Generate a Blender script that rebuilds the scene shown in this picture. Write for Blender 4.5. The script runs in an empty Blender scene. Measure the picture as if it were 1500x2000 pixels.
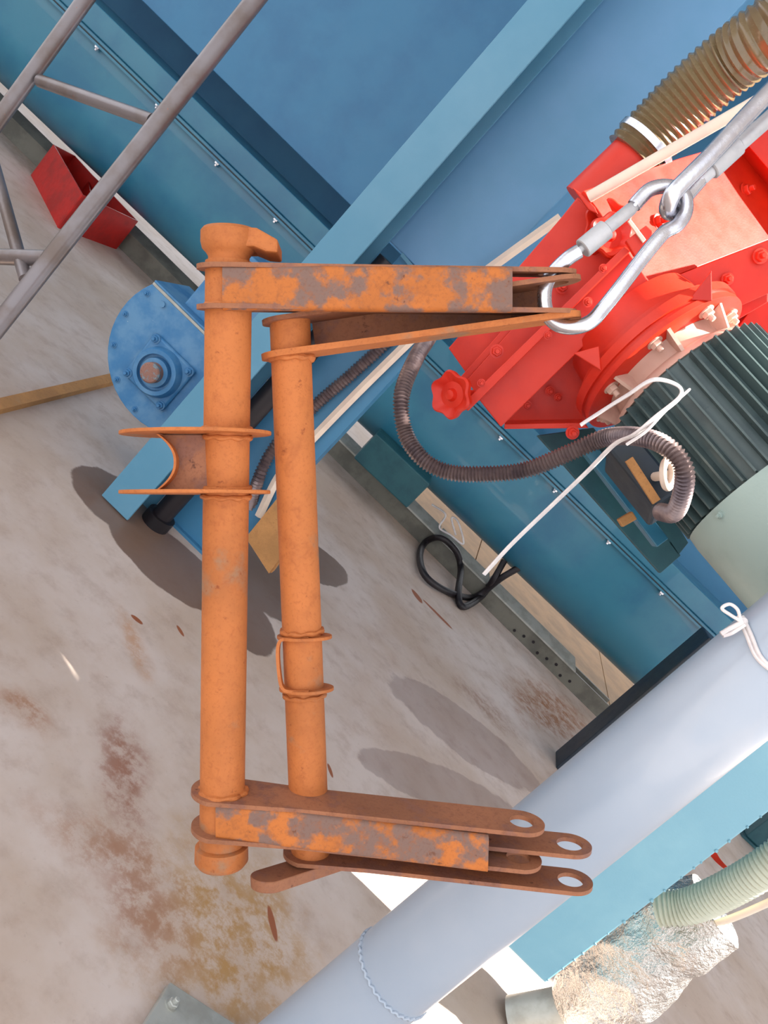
import bpy, bmesh, math, random
from mathutils import Vector as V, Matrix, noise
random.seed(7)
PI = math.pi
sc = bpy.context.scene
COL = sc.collection

# ------------------------------------------------------------------ camera
FPX = 1700.0                       # focal length in pixels of the 1500 x 2000 frame
TH = math.radians(14.4)            # looks down
AL = math.radians(44.5)            # camera is rolled
CAM = V((0, 0, 1.5))
FW = V((0, math.cos(TH), -math.sin(TH)))
U0 = V((0, math.sin(TH), math.cos(TH)))
R0 = V((1, 0, 0))
RT = math.sin(AL) * U0 + math.cos(AL) * R0
DN = -math.cos(AL) * U0 + math.sin(AL) * R0
cd = bpy.data.cameras.new('camera'); cam = bpy.data.objects.new('camera', cd); COL.objects.link(cam)
m = Matrix.Identity(4)
for i in range(3):
    m[i][0] = RT[i]; m[i][1] = -DN[i]; m[i][2] = -FW[i]; m[i][3] = CAM[i]
cam.matrix_world = m
cd.sensor_fit = 'VERTICAL'; cd.sensor_height = 24; cd.lens = 24 * FPX / 2000; cd.clip_start = 0.02
sc.camera = cam

# ------------------------------------------------------------------ light
w = bpy.data.worlds.new('sky'); sc.world = w; w.use_nodes = True
bg = w.node_tree.nodes['Background']; bg.inputs[0].default_value = (0.93, 0.95, 1.0, 1); bg.inputs[1].default_value = 1.75
SUN = V((0.50, 0.04, 0.865)).normalized()
sd = bpy.data.lights.new('sun', 'SUN'); sd.energy = 20; sd.angle = math.radians(0.8); sd.color = (1, 0.94, 0.85)
so = bpy.data.objects.new('sun', sd); COL.objects.link(so); so.rotation_euler = SUN.to_track_quat('Z', 'Y').to_euler()
sc.view_settings.view_transform = 'Standard'; sc.view_settings.look = 'None'
sc.view_settings.gamma = 1; sc.view_settings.use_curve_mapping = False
sc.view_settings.exposure = 0.3

# ------------------------------------------------------------------ helpers
def ray(px, py): return (FW + RT * ((px - 750) / FPX) + DN * ((py - 1000) / FPX))
def CV(px, py, d): return CAM + ray(px, py) * d
def PY(px, py, Y):
    r = ray(px, py); return CAM + r * (Y / r.y)
def FL(px, py, z=0.0):
    r = ray(px, py); return CAM + r * ((z - CAM.z) / r.z)
def PP(px, py, p0, n):
    r = ray(px, py); return CAM + r * ((p0 - CAM).dot(n) / r.dot(n))

class Thing:
    pass
def tag(o, label, cat, group=None):
    o['label'] = label; o['category'] = cat
    if group: o['group'] = group
def thing(name, label, cat, loc, group=None):
    o = bpy.data.objects.new(name, None); COL.objects.link(o); o.location = V(loc); o.empty_display_size = .1
    tag(o, label, cat, group); return o
def wloc(p):
    l = V((0, 0, 0))
    while p is not None:
        l += p.location; p = p.parent
    return l
def fin(name, bm, mat, parent=None, smooth=True, bevel=0.0, base=None):
    """bmesh in world coordinates -> one mesh object"""
    L = wloc(parent) if parent else (V(base) if base is not None else V((0, 0, 0)))
    bmesh.ops.recalc_face_normals(bm, faces=bm.faces)
    for v in bm.verts: v.co -= L
    me = bpy.data.meshes.new(name); bm.to_mesh(me); bm.free()
    me.materials.append(mat)
    for p in me.polygons: p.use_smooth = smooth
    if smooth: me.set_sharp_from_angle(angle=math.radians(38))
    o = bpy.data.objects.new(name, me); COL.objects.link(o)
    if parent: o.parent = parent
    else: o.location = L
    if bevel:
        b = o.modifiers.new('bevel', 'BEVEL'); b.width = bevel; b.segments = 2; b.limit_method = 'ANGLE'; b.angle_limit = math.radians(50)
    return o
def inst(name, me, M, parent):
    o = bpy.data.objects.new(name, me); COL.objects.link(o)
    o.parent = parent; o.matrix_basis = Matrix.Translation(-wloc(parent)) @ M
    return o
def frame(p, z, xh=V((0.31, 0.2, 0.93))):
    z = z.normalized(); x = (xh - z * xh.dot(z)).normalized(); y = z.cross(x)
    M = Matrix.Identity(4)
    for i in range(3): M[i][0] = x[i]; M[i][1] = y[i]; M[i][2] = z[i]; M[i][3] = p[i]
    return M
def prism(bm, pts, ext):
    """closed polygon of world points, swept by ext"""
    a = [bm.verts.new(p) for p in pts]; b = [bm.verts.new(V(p) + ext) for p in pts]
    n = len(pts); bm.faces.new(a); bm.faces.new(b[::-1])
    for i in range(n): bm.faces.new((a[i], b[i], b[(i + 1) % n], a[(i + 1) % n]))
def box(bm, c, X, Y, Z):
    """centre and three half-axis vectors"""
    c = V(c); vs = [bm.verts.new(c + X * i + Y * j + Z * k) for i in (-1, 1) for j in (-1, 1) for k in (-1, 1)]
    for f in ((0, 1, 3, 2), (4, 6, 7, 5), (0, 4, 5, 1), (2, 3, 7, 6), (0, 2, 6, 4), (1, 5, 7, 3)): bm.faces.new([vs[i] for i in f])
def abox(bm, x0, x1, y0, y1, z0, z1):
    box(bm, ((x0 + x1) / 2, (y0 + y1) / 2, (z0 + z1) / 2), V(((x1 - x0) / 2, 0, 0)), V((0, (y1 - y0) / 2, 0)), V((0, 0, (z1 - z0) / 2)))
def bar(bm, a, b, wv, tv):
    """bar between a and b; wv, tv half widths as vectors"""
    a, b = V(a), V(b); box(bm, (a + b) / 2, (b - a) / 2, wv, tv)
def lathe(bm, p, axis, prof, n=32, close=True, xh=V((0.31, 0.2, 0.93))):
    M = frame(V(p), V(axis), xh); rings = []
    for t, r in prof:
        rings.append([bm.verts.new(M @ V((r * math.cos(2 * PI * k / n), r * math.sin(2 * PI * k / n), t))) for k in range(n)])
    for a, b in zip(rings, rings[1:]):
        for k in range(n): bm.faces.new((a[k], a[(k + 1) % n], b[(k + 1) % n], b[k]))
    if close: bm.faces.new(rings[0][::-1]); bm.faces.new(rings[-1])
def catmull(pts, sub=8):
    pts = [V(p) for p in pts]; P = [2 * pts[0] - pts[1]] + pts + [2 * pts[-1] - pts[-2]]; out = []
    for i in range(1, len(P) - 2):
        a, b, c, d = P[i - 1:i + 3]
        for s in range(sub):
            t = s / sub
            out.append(.5 * ((2 * b) + (c - a) * t + (2 * a - 5 * b + 4 * c - d) * t * t + (3 * b - a - 3 * c + d) * t ** 3))
    out.append(pts[-1]); return out
def resample(pts, step):
    L = [0]
    for a, b in zip(pts, pts[1:]): L.append(L[-1] + (b - a).length)
    n = max(2, int(L[-1] / step)); out = []; j = 0
    for i in range(n + 1):
        s = L[-1] * i / n
        while j < len(L) - 2 and L[j + 1] < s: j += 1
        t = (s - L[j]) / max(1e-9, L[j + 1] - L[j]); out.append(pts[j].lerp(pts[j + 1], min(1, t)))
    return out, L[-1]
def sweep(bm, pts, r, n=12, loop=False, flat=1.0, up=V((0, 0, 1))):
    """tube through pts; r number or function(arc length); flat squashes one axis"""
    N = len(pts); T = []
    for i in range(N):
        a = pts[(i - 1) % N] if (i or loop) else pts[0]; b = pts[(i + 1) % N] if (i < N - 1 or loop) else pts[-1]
        T.append((b - a).normalized())
    x = (up - T[0] * up.dot(T[0]));
    if x.length < .1: x = T[0].orthogonal()
    x.normalize(); rings = []; s = 0
    for i in range(N):
        if i: s += (pts[i] - pts[i - 1]).length
        x = (x - T[i] * x.dot(T[i])).normalized(); y = T[i].cross(x)
        rr = r(s) if callable(r) else r
        rings.append([bm.verts.new(pts[i] + x * rr * math.cos(2 * PI * k / n) + y * rr * flat * math.sin(2 * PI * k / n)) for k in range(n)])
    rg = list(zip(rings, rings[1:])) + ([(rings[-1], rings[0])] if loop else [])
    for a, b in rg:
        for k in range(n): bm.faces.new((a[k], a[(k + 1) % n], b[(k + 1) % n], b[k]))
    if not loop: bm.faces.new(rings[0][::-1]); bm.faces.new(rings[-1])
def ringplate(bm, outer, inner, ext):
    """plate with one hole: matched loops of world points"""
    n = len(outer)
    A = [bm.verts.new(p) for p in outer]; B = [bm.verts.new(p) for p in inner]
    C = [bm.verts.new(p + ext) for p in outer]; D = [bm.verts.new(p + ext) for p in inner]
    for i in range(n):
        j = (i + 1) % n
        bm.faces.new((A[i], A[j], B[j], B[i])); bm.faces.new((C[i], D[i], D[j], C[j]))
        bm.faces.new((A[i], C[i], C[j], A[j])); bm.faces.new((B[i], B[j], D[j], D[i]))

# ------------------------------------------------------------------ materials
def lin(c): return tuple(((x / 255) / 12.92 if x <= 10 else ((x / 255 + .055) / 1.055) ** 2.4) for x in c) + (1,)
class NT:
    def __init__(s, name):
        s.m = bpy.data.materials.new(name); s.m.use_nodes = True; s.t = s.m.node_tree; s.b = s.t.nodes['Principled BSDF']
        s.tc = s.t.nodes.new('ShaderNodeTexCoord')
    def n(s, typ, **k):
        x = s.t.nodes.new(typ)
        for a, v in k.items(): setattr(x, a, v)
        return x
    def l(s, a, b): s.t.links.new(a, b)
    def noise(s, scale, detail=5, rough=.6, vec=None, stretch=None):
        x = s.n('ShaderNodeTexNoise'); x.inputs['Scale'].default_value = scale; x.inputs['Detail'].default_value = detail; x.inputs['Roughness'].default_value = rough
        src = vec or s.tc.outputs['Object']
        if stretch:
            mp = s.n('ShaderNodeMapping'); mp.inputs['Scale'].default_value = stretch; s.l(src, mp.inputs['Vector']); src = mp.outputs[0]
        s.l(src, x.inputs['Vector']); return x.outputs['Fac']
    def step(s, f, a, b):
        x = s.n('ShaderNodeMapRange'); x.interpolation_type = 'SMOOTHSTEP'
        x.inputs['From Min'].default_value = a; x.inputs['From Max'].default_value = b; s.l(f, x.inputs['Value']); return x.outputs['Result']
    def mix(s, f, a, b):
        x = s.n('ShaderNodeMix', data_type='RGBA')
        if isinstance(f, (int, float)): x.inputs['Factor'].default_value = f
        else: s.l(f, x.inputs['Factor'])
        for i, c in ((6, a), (7, b)):
            if isinstance(c, tuple): x.inputs[i].default_value = c
            else: s.l(c, x.inputs[i])
        return x.outputs[2]
    def math(s, op, a, b):
        x = s.n('ShaderNodeMath', operation=op)
        for i, c in enumerate((a, b)):
            if isinstance(c, (int, float)): x.inputs[i].default_value = c
            else: s.l(c, x.inputs[i])
        return x.outputs[0]
    def out(s, col, rough=.5, metal=0, bump=None, bs=.2, bd=.002, spec=.5, coat=0):
        if isinstance(col, tuple): s.b.inputs['Base Color'].default_value = col
        else: s.l(col, s.b.inputs['Base Color'])
        if isinstance(rough, (int, float)): s.b.inputs['Roughness'].default_value = rough
        else: s.l(rough, s.b.inputs['Roughness'])
        s.b.inputs['Metallic'].default_value = metal; s.b.inputs['Specular IOR Level'].default_value = spec
        s.b.inputs['Coat Weight'].default_value = coat
        if bump is not None:
            x = s.n('ShaderNodeBump'); x.inputs['Strength'].default_value = bs; x.inputs['Distance'].default_value = bd
            s.l(bump, x.inputs['Height']); s.l(x.outputs[0], s.b.inputs['Normal'])
        return s.m
def paint(name, c, c2=None, rough=.4, scale=3, metal=0, lo=.4, hi=.65, bs=.15, chips=None, chip_at=.72, coat=0, bd=.0015, spec=.4):
    t = NT(name); c2 = c2 or tuple(x * .82 for x in c)
    f = t.step(t.noise(scale), lo, hi); col = t.mix(f, lin(c), lin(c2))
    if chips: col = t.mix(t.step(t.noise(scale * 9, 6, .7), chip_at, chip_at + .05), col, lin(chips))
    rg = t.n('ShaderNodeMapRange'); t.l(t.noise(scale * 5), rg.inputs['Value']); rg.inputs['To Min'].default_value = max(.03, rough - .1); rg.inputs['To Max'].default_value = rough + .12
    return t.out(col, rg.outputs['Result'], metal, t.noise(180, 3), bs, bd, coat=coat, spec=spec)
def rust(name, base, patch, dark, pa=.52, sc_=14):
    t = NT(name)
    col = t.mix(t.step(t.noise(5), .35, .7), lin(base), lin(tuple(x * .86 for x in base)))
    col = t.mix(t.step(t.noise(sc_, 6, .62), pa, pa + .12), col, lin(patch))
    col = t.mix(t.math('MULTIPLY', t.step(t.noise(sc_ * 3, 6, .7), .5, .66), .5), col, lin(tuple(.5 * (a + b) for a, b in zip(base, dark))))
    col = t.mix(t.step(t.noise(46, 6, .7), .62, .72), col, lin(dark))
    col = t.mix(t.math('MULTIPLY', t.step(t.noise(220, 3), .5, .7), .25), col, lin(dark))
    return t.out(col, .68, 0, t.noise(160, 5, .7), .45, .0018, .35)
M = {}
M['orange'] = rust('rusty orange paint', (192, 114, 60), (150, 112, 84), (136, 70, 34), .56, 9)
M['arm'] = rust('patchy rusted arm', (190, 110, 50), (122, 96, 86), (106, 62, 40), .44, 24)
M['rustlug'] = rust('brown rusted steel', (158, 104, 74), (134, 92, 76), (96, 58, 42), .5, 20)
M['blue'] = paint('mid blue machine paint', (66, 128, 166), (60, 118, 158), .42, 2)
M['blue_light'] = paint('pale blue beam paint', (84, 140, 168), (100, 150, 176), .42, 1.2)
M['blue_panel'] = paint('blue panel paint', (98, 148, 188), (84, 140, 176), .36, 1.1)
M['blue_gear'] = paint('worn blue gear paint', (60, 120, 168), (92, 140, 178), .4, 9, chips=(176, 190, 200), chip_at=.68)
M['teal'] = paint('teal blue trough paint', (56, 122, 146), (44, 108, 138), .33, 2.2, coat=.2)
M['teal_dark'] = paint('dark teal paint', (40, 88, 96), (30, 74, 84), .45, 6)
M['sky_duct'] = paint('light blue duct paint', (128, 178, 196), (142, 190, 204), .35, 2)
M['red'] = paint('bright red paint', (208, 44, 20), (190, 32, 16), .42, 4, spec=.42)
M['red_dark'] = paint('deep red paint', (176, 20, 12), (150, 18, 12), .45, 9)
M['grey_pipe'] = None
M['steel'] = paint('grey pipe steel', (122, 116, 118), (104, 92, 86), .32, 6, metal=.5, chips=(150, 96, 70), chip_at=.66)
M['zinc'] = paint('bright zinc plated steel', (205, 205, 210), (188, 188, 196), .24, 20, metal=.95, bs=.1)
M['zinc_matt'] = paint('dull zinc sleeve', (196, 196, 198), (180, 180, 184), .5, 20, metal=.7)
M['fin'] = paint('dark green grey motor paint', (78, 94, 94), (62, 78, 80), .3, 8)
M['cover'] = paint('pale green grey cover paint', (158, 178, 172), (146, 166, 160), .38, 5)
M['cream'] = paint('cream plastic', (232, 214, 196), (222, 202, 186), .45, 10)
M['white'] = paint('white plastic strap', (232, 226, 224), (215, 208, 208), .4, 20)
M['hose_black'] = paint('dark ribbed conduit', (128, 112, 110), (96, 84, 88), .32, 12, metal=.55)
M['hose_brown'] = paint('brown ribbed suction hose', (112, 96, 66), (98, 80, 54), .25, 6, coat=.5)
M['hose_white'] = paint('pale ribbed hose', (196, 198, 178), (184, 186, 166), .35, 6)
M['black'] = paint('black rubber', (34, 28, 32), (26, 22, 26), .45, 10)
M['navy'] = paint('dark navy steel', (34, 46, 58), (44, 50, 54), .45, 5)
M['navy_blue'] = paint('deep blue paint', (24, 66, 100), (20, 58, 92), .5, 4)
M['galv'] = paint('galvanised grey steel', (176, 178, 172), (158, 158, 150), .38, 12, metal=.25)
M['grey_chan'] = paint('grey channel steel', (112, 110, 100), (92, 90, 82), .5, 6)
M['tan'] = rust('tan angle iron', (190, 138, 84), (170, 130, 90), (130, 90, 60), .6, 10)
M['shaft'] = rust('rusty shaft end', (150, 112, 100), (120, 140, 150), (110, 66, 50), .5, 40)
M['board'] = rust('tan wooden board', (176, 136, 92), (160, 122, 82), (150, 116, 84), .6, 9)
M['sun_mask'] = paint('grey roof sheet', (190, 190, 190), (180, 180, 180), .6, 1)
t = NT('crumpled foil'); M['foil'] = t.out(t.mix(t.noise(8), lin((222, 218, 210)), lin((200, 194, 188))), .24, .85, t.noise(22, 5, .65), .9, .03)
t = NT('grey enamel post')
g = t.n('ShaderNodeMapping'); g.vector_type = 'TEXTURE'; sp = CV(1452, 1312, 1.75)
geo = t.n('ShaderNodeNewGeometry'); g.inputs['Location'].default_value = sp; g.inputs['Scale'].default_value = (.05, .06, .04); t.l(geo.outputs['Position'], g.inputs['Vector'])
ln = t.n('ShaderNodeVectorMath', operation='LENGTH'); t.l(g.outputs[0], ln.inputs[0])
dd = t.math('ADD', ln.outputs['Value'], t.math('MULTIPLY', t.noise(30, 5), 1.3))
c0 = t.mix(t.step(t.noise(1.5), .35, .7), lin((160, 174, 190)), lin((176, 186, 198)))
c0 = t.mix(t.step(dd, 1.75, 1.1), c0, lin((205, 150, 84)))
M['grey_pipe'] = t.out(c0, .34, .1, t.noise(160), .1, .001, coat=.2)

# floor material: dust, rust marks and damp patches at their places on the slab
t = NT('stained concrete')
geo = t.n('ShaderNodeNewGeometry'); pos = geo.outputs['Position']
n1 = t.noise(1.3, 6, .6, pos); n2 = t.noise(9, 8, .65, pos); n3 = t.noise(45, 5, .7, pos)
col = t.mix(t.step(n1, .35, .65), lin((208, 194, 186)), lin((190, 170, 154)))
col = t.mix(t.math('MULTIPLY', t.step(n2, .45, .75), .45), col, lin((156, 130, 112)))
col = t.mix(t.math('MULTIPLY', t.step(n3, .6, .75), .3), col, lin((140, 112, 94)))
edge = t.math('ADD', t.math('MULTIPLY', t.noise(7, 6, .6, pos), .9), -.45)
def ell(p, q, hw):
    a, b = FL(*p), FL(*q); c = (a + b) / 2; d = b - a
    mp = t.n('ShaderNodeMapping'); mp.vector_type = 'TEXTURE'
    mp.inputs['Location'].default_value = (c.x, c.y, 0); mp.inputs['Rotation'].default_value = (0, 0, math.atan2(d.y, d.x)); mp.inputs['Scale'].default_value = (d.length / 2, hw, 10)
    t.l(pos, mp.inputs['Vector']); x = t.n('ShaderNodeVectorMath', operation='LENGTH'); t.l(mp.outputs[0], x.inputs[0]); return x.outputs['Value']
def union(L):
    r = L[0]
    for x in L[1:]: r = t.math('MINIMUM', r, x)
    return r
# soft rust coloured soiling
grain = t.math('ADD', t.math('MULTIPLY', t.step(t.noise(16, 8, .75, pos), .40, .60), .75), .25)
soft = [((300, 1980), (560, 1700), .30, (176, 136, 84), .85), ((230, 1380), (260, 1680), .10, (150, 104, 84), .8), ((0, 1340), (110, 1440), .06, (164, 120, 90), .8),
        ((60, 1580), (330, 1700), .10, (168, 128, 100), .6), ((1000, 1380), (1150, 1400), .30, (150, 96, 56), .9), ((880, 1320), (1020, 1440), .16, (148, 112, 88), .6),
        ((180, 1640), (380, 1900), .14, (160, 116, 92), .7), ((0, 230), (140, 420), .35, (166, 148, 124), .5), ((230, 1170), (300, 1350), .05, (184, 134, 92), .6)]
for p, q, hw, c, k in soft:
    e = t.math('ADD', ell(p, q, hw), t.math('MULTIPLY', edge, 1.6))
    col = t.mix(t.math('MULTIPLY', t.math('MULTIPLY', t.step(e, 1.25, .2), k * 1.15), grain), col, lin(c))
# small rust drips
for p, q, hw in [((805, 1150), (825, 1180), .035), ((825, 1170), (885, 1230), .022), ((640, 1490), (650, 1520), .01), ((525, 1770), (540, 1840), .012), ((255, 1200), (280, 1220), .012), ((345, 1220), (360, 1245), .010), ((415, 1500), (425, 1520), .008)]:
    e = t.math('ADD', ell(p, q, hw), t.math('MULTIPLY', edge, .8)); col = t.mix(t.step(e, 1.05, .85), col, lin((150, 88, 58)))
# damp patches
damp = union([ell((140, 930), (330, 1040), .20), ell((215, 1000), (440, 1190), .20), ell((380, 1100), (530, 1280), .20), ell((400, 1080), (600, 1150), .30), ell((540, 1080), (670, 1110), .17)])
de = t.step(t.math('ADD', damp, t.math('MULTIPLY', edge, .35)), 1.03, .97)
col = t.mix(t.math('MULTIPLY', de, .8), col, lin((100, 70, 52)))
d2 = t.step(t.math('ADD', union([ell((760, 1330), (1050, 1530), .22), ell((700, 1480), (1010, 1590), .13)]), t.math('MULTIPLY', edge, .5)), 1.03, .96)
col = t.mix(t.math('MULTIPLY', d2, .5), col, lin((138, 118, 112)))
ro = t.n('ShaderNodeMapRange'); t.l(de, ro.inputs['Value']); ro.inputs['To Min'].default_value = .62; ro.inputs['To Max'].default_value = .34
M['floor'] = t.out(col, ro.outputs['Result'], 0, n2, .12, .004, .4)

def hexbolt(name, r, h, washer=True):
    bm = bmesh.new()
    if washer: lathe(bm, (0, 0, 0), (0, 0, 1), [(-.001, r * 1.35), (h * .18, r * 1.35)], 16, xh=V((1, 0, 0)))
    lathe(bm, (0, 0, 0), (0, 0, 1), [(h * .18, r), (h * .8, r), (h * .95, r * .86)], 6, xh=V((1, 0, 0)))
    lathe(bm, (0, 0, 0), (0, 0, 1), [(h * .9, r * .5), (h * 1.7, r * .5), (h * 1.85, r * .4)], 10, xh=V((1, 0, 0)))
    bmesh.ops.recalc_face_normals(bm, faces=bm.faces)
    me = bpy.data.meshes.new(name); bm.to_mesh(me); bm.free(); return me
BOLT = {}
def bolt(mat, p, axis, parent, s=1.0, name='bolt'):
    if mat not in BOLT: BOLT[mat] = hexbolt('bolt', .012, .012); BOLT[mat].materials.append(M[mat])
    return inst(name, BOLT[mat], frame(V(p), V(axis)) @ Matrix.Scale(s, 4), parent)

# ================================================================== the setting
bm = bmesh.new(); abox(bm, -9, 9, -4, 12, -.2, 0); o = fin('floor', bm, M['floor'], smooth=False); o['kind'] = 'structure'
# added slab out of frame, blocks the sun; openings cut to place sun patches
mask_z = 5.0
def up(p): return p + SUN * ((mask_z - p.z) / SUN.z)
HOLES = []
def hole(px, py, d, rx, ry, floor=False):
    q = up(FL(px, py) if floor else CV(px, py, d)); HOLES.append((q.x - rx, q.x + rx, q.y - ry, q.y + ry))
HOLES += [(1.45, 2.2, 2.10, 2.76), (1.87, 2.60, 1.86, 2.36)]
a_, b_, c_, d_ = up(FL(690, 1700)), up(FL(1160, 1960)), up(FL(850, 1700)), up(FL(850, 2040))
HOLES.append((a_.x, up(FL(870, 1800)).x, up(FL(760, 1800)).y, c_.y)); HOLES.append((up(FL(870, 1900)).x, b_.x, d_.y, c_.y))
q_ = up(CV(1270, 1870, 2.38)); HOLES.append((3.76, q_.x + .3, q_.y - .16, q_.y + .16))
xs = sorted({-9.0, 9.0} | {h[0] for h in HOLES} | {h[1] for h in HOLES}); ys = sorted({-2.0, 11.0} | {h[2] for h in HOLES} | {h[3] for h in HOLES})
bm = bmesh.new()
for x0, x1 in zip(xs, xs[1:]):
    for y0, y1 in zip(ys, ys[1:]):
        cx, cy = (x0 + x1) / 2, (y0 + y1) / 2
        if not any(h[0] < cx < h[1] and h[2] < cy < h[3] for h in HOLES): abox(bm, x0, x1, y0, y1, mask_z, mask_z + .05)
o = fin('sun_mask_slab', bm, M['sun_mask'], smooth=False); o['kind'] = 'structure'

# ================================================================== blue machine behind
UP = V((0, 0, 1)); X1 = V((1, 0, 0)); Y1 = V((0, 1, 0))
# H-beam column
yb = 3.0
xl = (PY(1020, 0, yb).x + PY(198, 977, yb).x) / 2; xr = (PY(1135, 0, yb).x + PY(254, 1016, yb).x) / 2
beam = thing('steel_column', 'pale blue steel H column rising beside the rounded boot and across the blue cabinet', 'column', ((xl + xr) / 2, yb + .1, 0))
bm = bmesh.new(); abox(bm, xl, xr, yb, yb + .014, 0.006, 4.6); fin('front_flange', bm, M['blue_light'], beam, False, .002)
bm = bmesh.new(); abox(bm, xl, xr, yb + .2, yb + .214, 0.006, 4.6); fin('rear_flange', bm, M['blue_light'], beam, False)
bm = bmesh.new(); abox(bm, (xl + xr) / 2 - .006, (xl + xr) / 2 + .006, yb + .014, yb + .2, 0.006, 4.6); fin('web', bm, M['blue_light'], beam, False)
# cabinet right of the column
yc = 3.28
cxl = (PY(783, 492, yc).x + PY(345, 990, yc).x) / 2; cxr = (PY(1440, 0, yc).x + PY(492, 1050, yc).x) / 2
zb = PY(750, 460, yc).z
cab = thing('machine_cabinet', 'tall blue sheet metal cabinet behind the pale column, left of the red blower', 'cabinet', ((xr + cxr) / 2, yc, 0))
bm = bmesh.new(); abox(bm, xl + .03, cxr, yc, yc + 2.2, zb, 4.6); fin('upper_body', bm, M['blue_panel'], cab, False, .004)
bm = bmesh.new(); abox(bm, cxl, cxr, yc + .004, yc + .12, 0, zb - .0005); fin('leg_panel', bm, M['blue'], cab, False, .003)
bm = bmesh.new(); abox(bm, cxl - .03, cxr + .03, yc - .02, yc + .16, .0, .012); fin('foot_plate', bm, M['blue'], cab, False)
bm = bmesh.new(); p = PY(800, 512, yc - .01); bar(bm, p - X1 * .04, p + X1 * .07 - UP * .01, V((0, .01, 0)), UP * .007); fin('weld_strip', bm, M['blue_light'], cab, False)
# rear body, left part
yr = 5.75; zr = PY(480, 200, yr).z
rear = thing('blast_chamber', 'large flat blue blast chamber filling the upper left behind the column', 'machine', (-2.5, yr, 0))
bm = bmesh.new(); abox(bm, -6.5, cxr - .1, yr, yr + .8, zr, 6.5); fin('body', bm, M['blue'], rear, False, .004)
bm = bmesh.new(); abox(bm, -6.5, 4.8, yr + 1.3, yr + 1.38, .95, 6.5); fin('rear_wall', bm, M['blue'], rear, False)
for px_ in (-5.2, 3.6):
    bm = bmesh.new(); abox(bm, px_ - .08, px_ + .08, yr + 1.32, yr + 1.48, 0, .95); fin('leg', bm, M['blue'], rear, False)
# screw conveyor trough
zf = PY(600, 480, 5.62).z; zbot = PY(975, 1093, 5.9).z
R = (zf - zbot) * .52; zc = zbot + R; ycn = 5.62 + R
ztop = PY(420, 225, 5.66).z
tr = thing('screw_conveyor', 'long teal blue U shaped conveyor trough running low behind the columns', 'conveyor', (0, ycn, 0))
tr.rotation_euler.z = math.radians(5)
def profx(name, prof, x0, x1, mat, smooth=True):
    bm = bmesh.new(); prism(bm, [V((x0, y, z)) for y, z in prof], V((x1 - x0, 0, 0))); return fin(name, bm, M[mat], tr, smooth)
prof = [(ycn - R, zf)] + [(ycn - R * math.cos(a), zc - R * math.sin(a)) for a in [PI * k / 24 for k in range(25)]] + [(ycn + R, zf)]
profx('trough', prof, -6.4, 4.6, 'teal')
bm = bmesh.new(); abox(bm, -6.4, 4.6, ycn - R - .05, ycn + R + .02, zf + .001, zf + .016); fin('flange', bm, M['teal'], tr, False)
bm = bmesh.new(); abox(bm, -6.4, 4.6, ycn - R - .046, ycn - R + .01, zf + .0175, zf + .024); fin('gasket', bm, M['navy'], tr, False)
bm = bmesh.new(); abox(bm, -6.4, 4.6, ycn - R - .05, ycn + R + .02, zf + .025, zf + .04); fin('cover_flange', bm, M['teal'], tr, False)
bm = bmesh.new(); abox(bm, -6.4, 4.6, ycn - R + .012, ycn + R - .02, zf + .0405, ztop); fin('cover_box', bm, M['teal'], tr, False, .006)
for k in range(22): bolt('zinc', (-6.2 + k * .49, ycn - R - .026, zf + .002), -UP, tr, 1.3)
yk_ = FL(760, 1002).y
for xx in (3.9, PY(760, 930, 5.7).x):
    bm = bmesh.new(); abox(bm, xx - .17, xx + .17, yk_ + .22, ycn + .3, .02, zc - R + .03); fin('saddle_leg', bm, M['teal_dark'], tr, False, .006)
    bm = bmesh.new(); abox(bm, xx - .22, xx + .22, yk_ + .18, ycn + .34, 0, .02); fin('foot_plate', bm, M['teal_dark'], tr, False)
# square outlet of the trough next to the cabinet leg
q = PY(755, 905, 5.45)
bm = bmesh.new(); abox(bm, q.x - .22, q.x + .25, 5.45, 5.9, q.z - .12, q.z + .10); fin('outlet_box', bm, M['teal_dark'], tr, False, .01)
# base channel with pale strip and boards
yk = FL(760, 1002).y; xk = FL(1172, 1412).x
ch = thing('cable_channel', 'long grey steel channel lying on the floor under the conveyor, pale strip on top', 'channel', (0, yk, 0))
zk = .12
bm = bmesh.new(); abox(bm, -6.3, xk, yk, yk + .02, 0, zk); fin('side_wall', bm, M['grey_chan'], ch, False)
bm = bmesh.new(); abox(bm, -6.3, xk, yk + .02, yk + .14, 0, .01); fin('bottom', bm, M['grey_chan'], ch, False)
bm = bmesh.new(); abox(bm, -6.3, xk - .01, yk + .14, yk + .16, 0, zk); fin('rear_wall', bm, M['grey_chan'], ch, False)
x0 = PY(920, 1090, yk).x; x1 = PY(1110, 1305, yk).x
for a, b, mt in ((-6.3, -1.6, 'grey_chan'), (-1.55, x0 - .3, 'galv'), (x0 - .28, x0 + .18, 'galv'), (x0 + .2, x1, 'galv')):
    bm = bmesh.new(); prism(bm, [V((a, yk - .012, zk)), V((b + .05, yk - .012, zk)), V((b, yk + .09, zk + .045)), V((a, yk + .09, zk + .045))], UP * .012); fin('lid_strip', bm, M[mt], ch, False)
for k in range(8):
    p = V((x1 - .45 + k * .075, yk - .001, .03 + .018 * (k % 3)))
    bm = bmesh.new(); lathe(bm, p, -Y1, [(0, .011), (.002, .011)], 12); fin('slot', bm, M['black'], ch, False)
bd = thing('floor_board', 'row of tan boards on the floor between grey channel and conveyor trough', 'board', (0, yk + .5, 0))
xx = PY(760, 930, 5.7).x + .23; xe = FL(1232, 1352).x + .05
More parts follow.
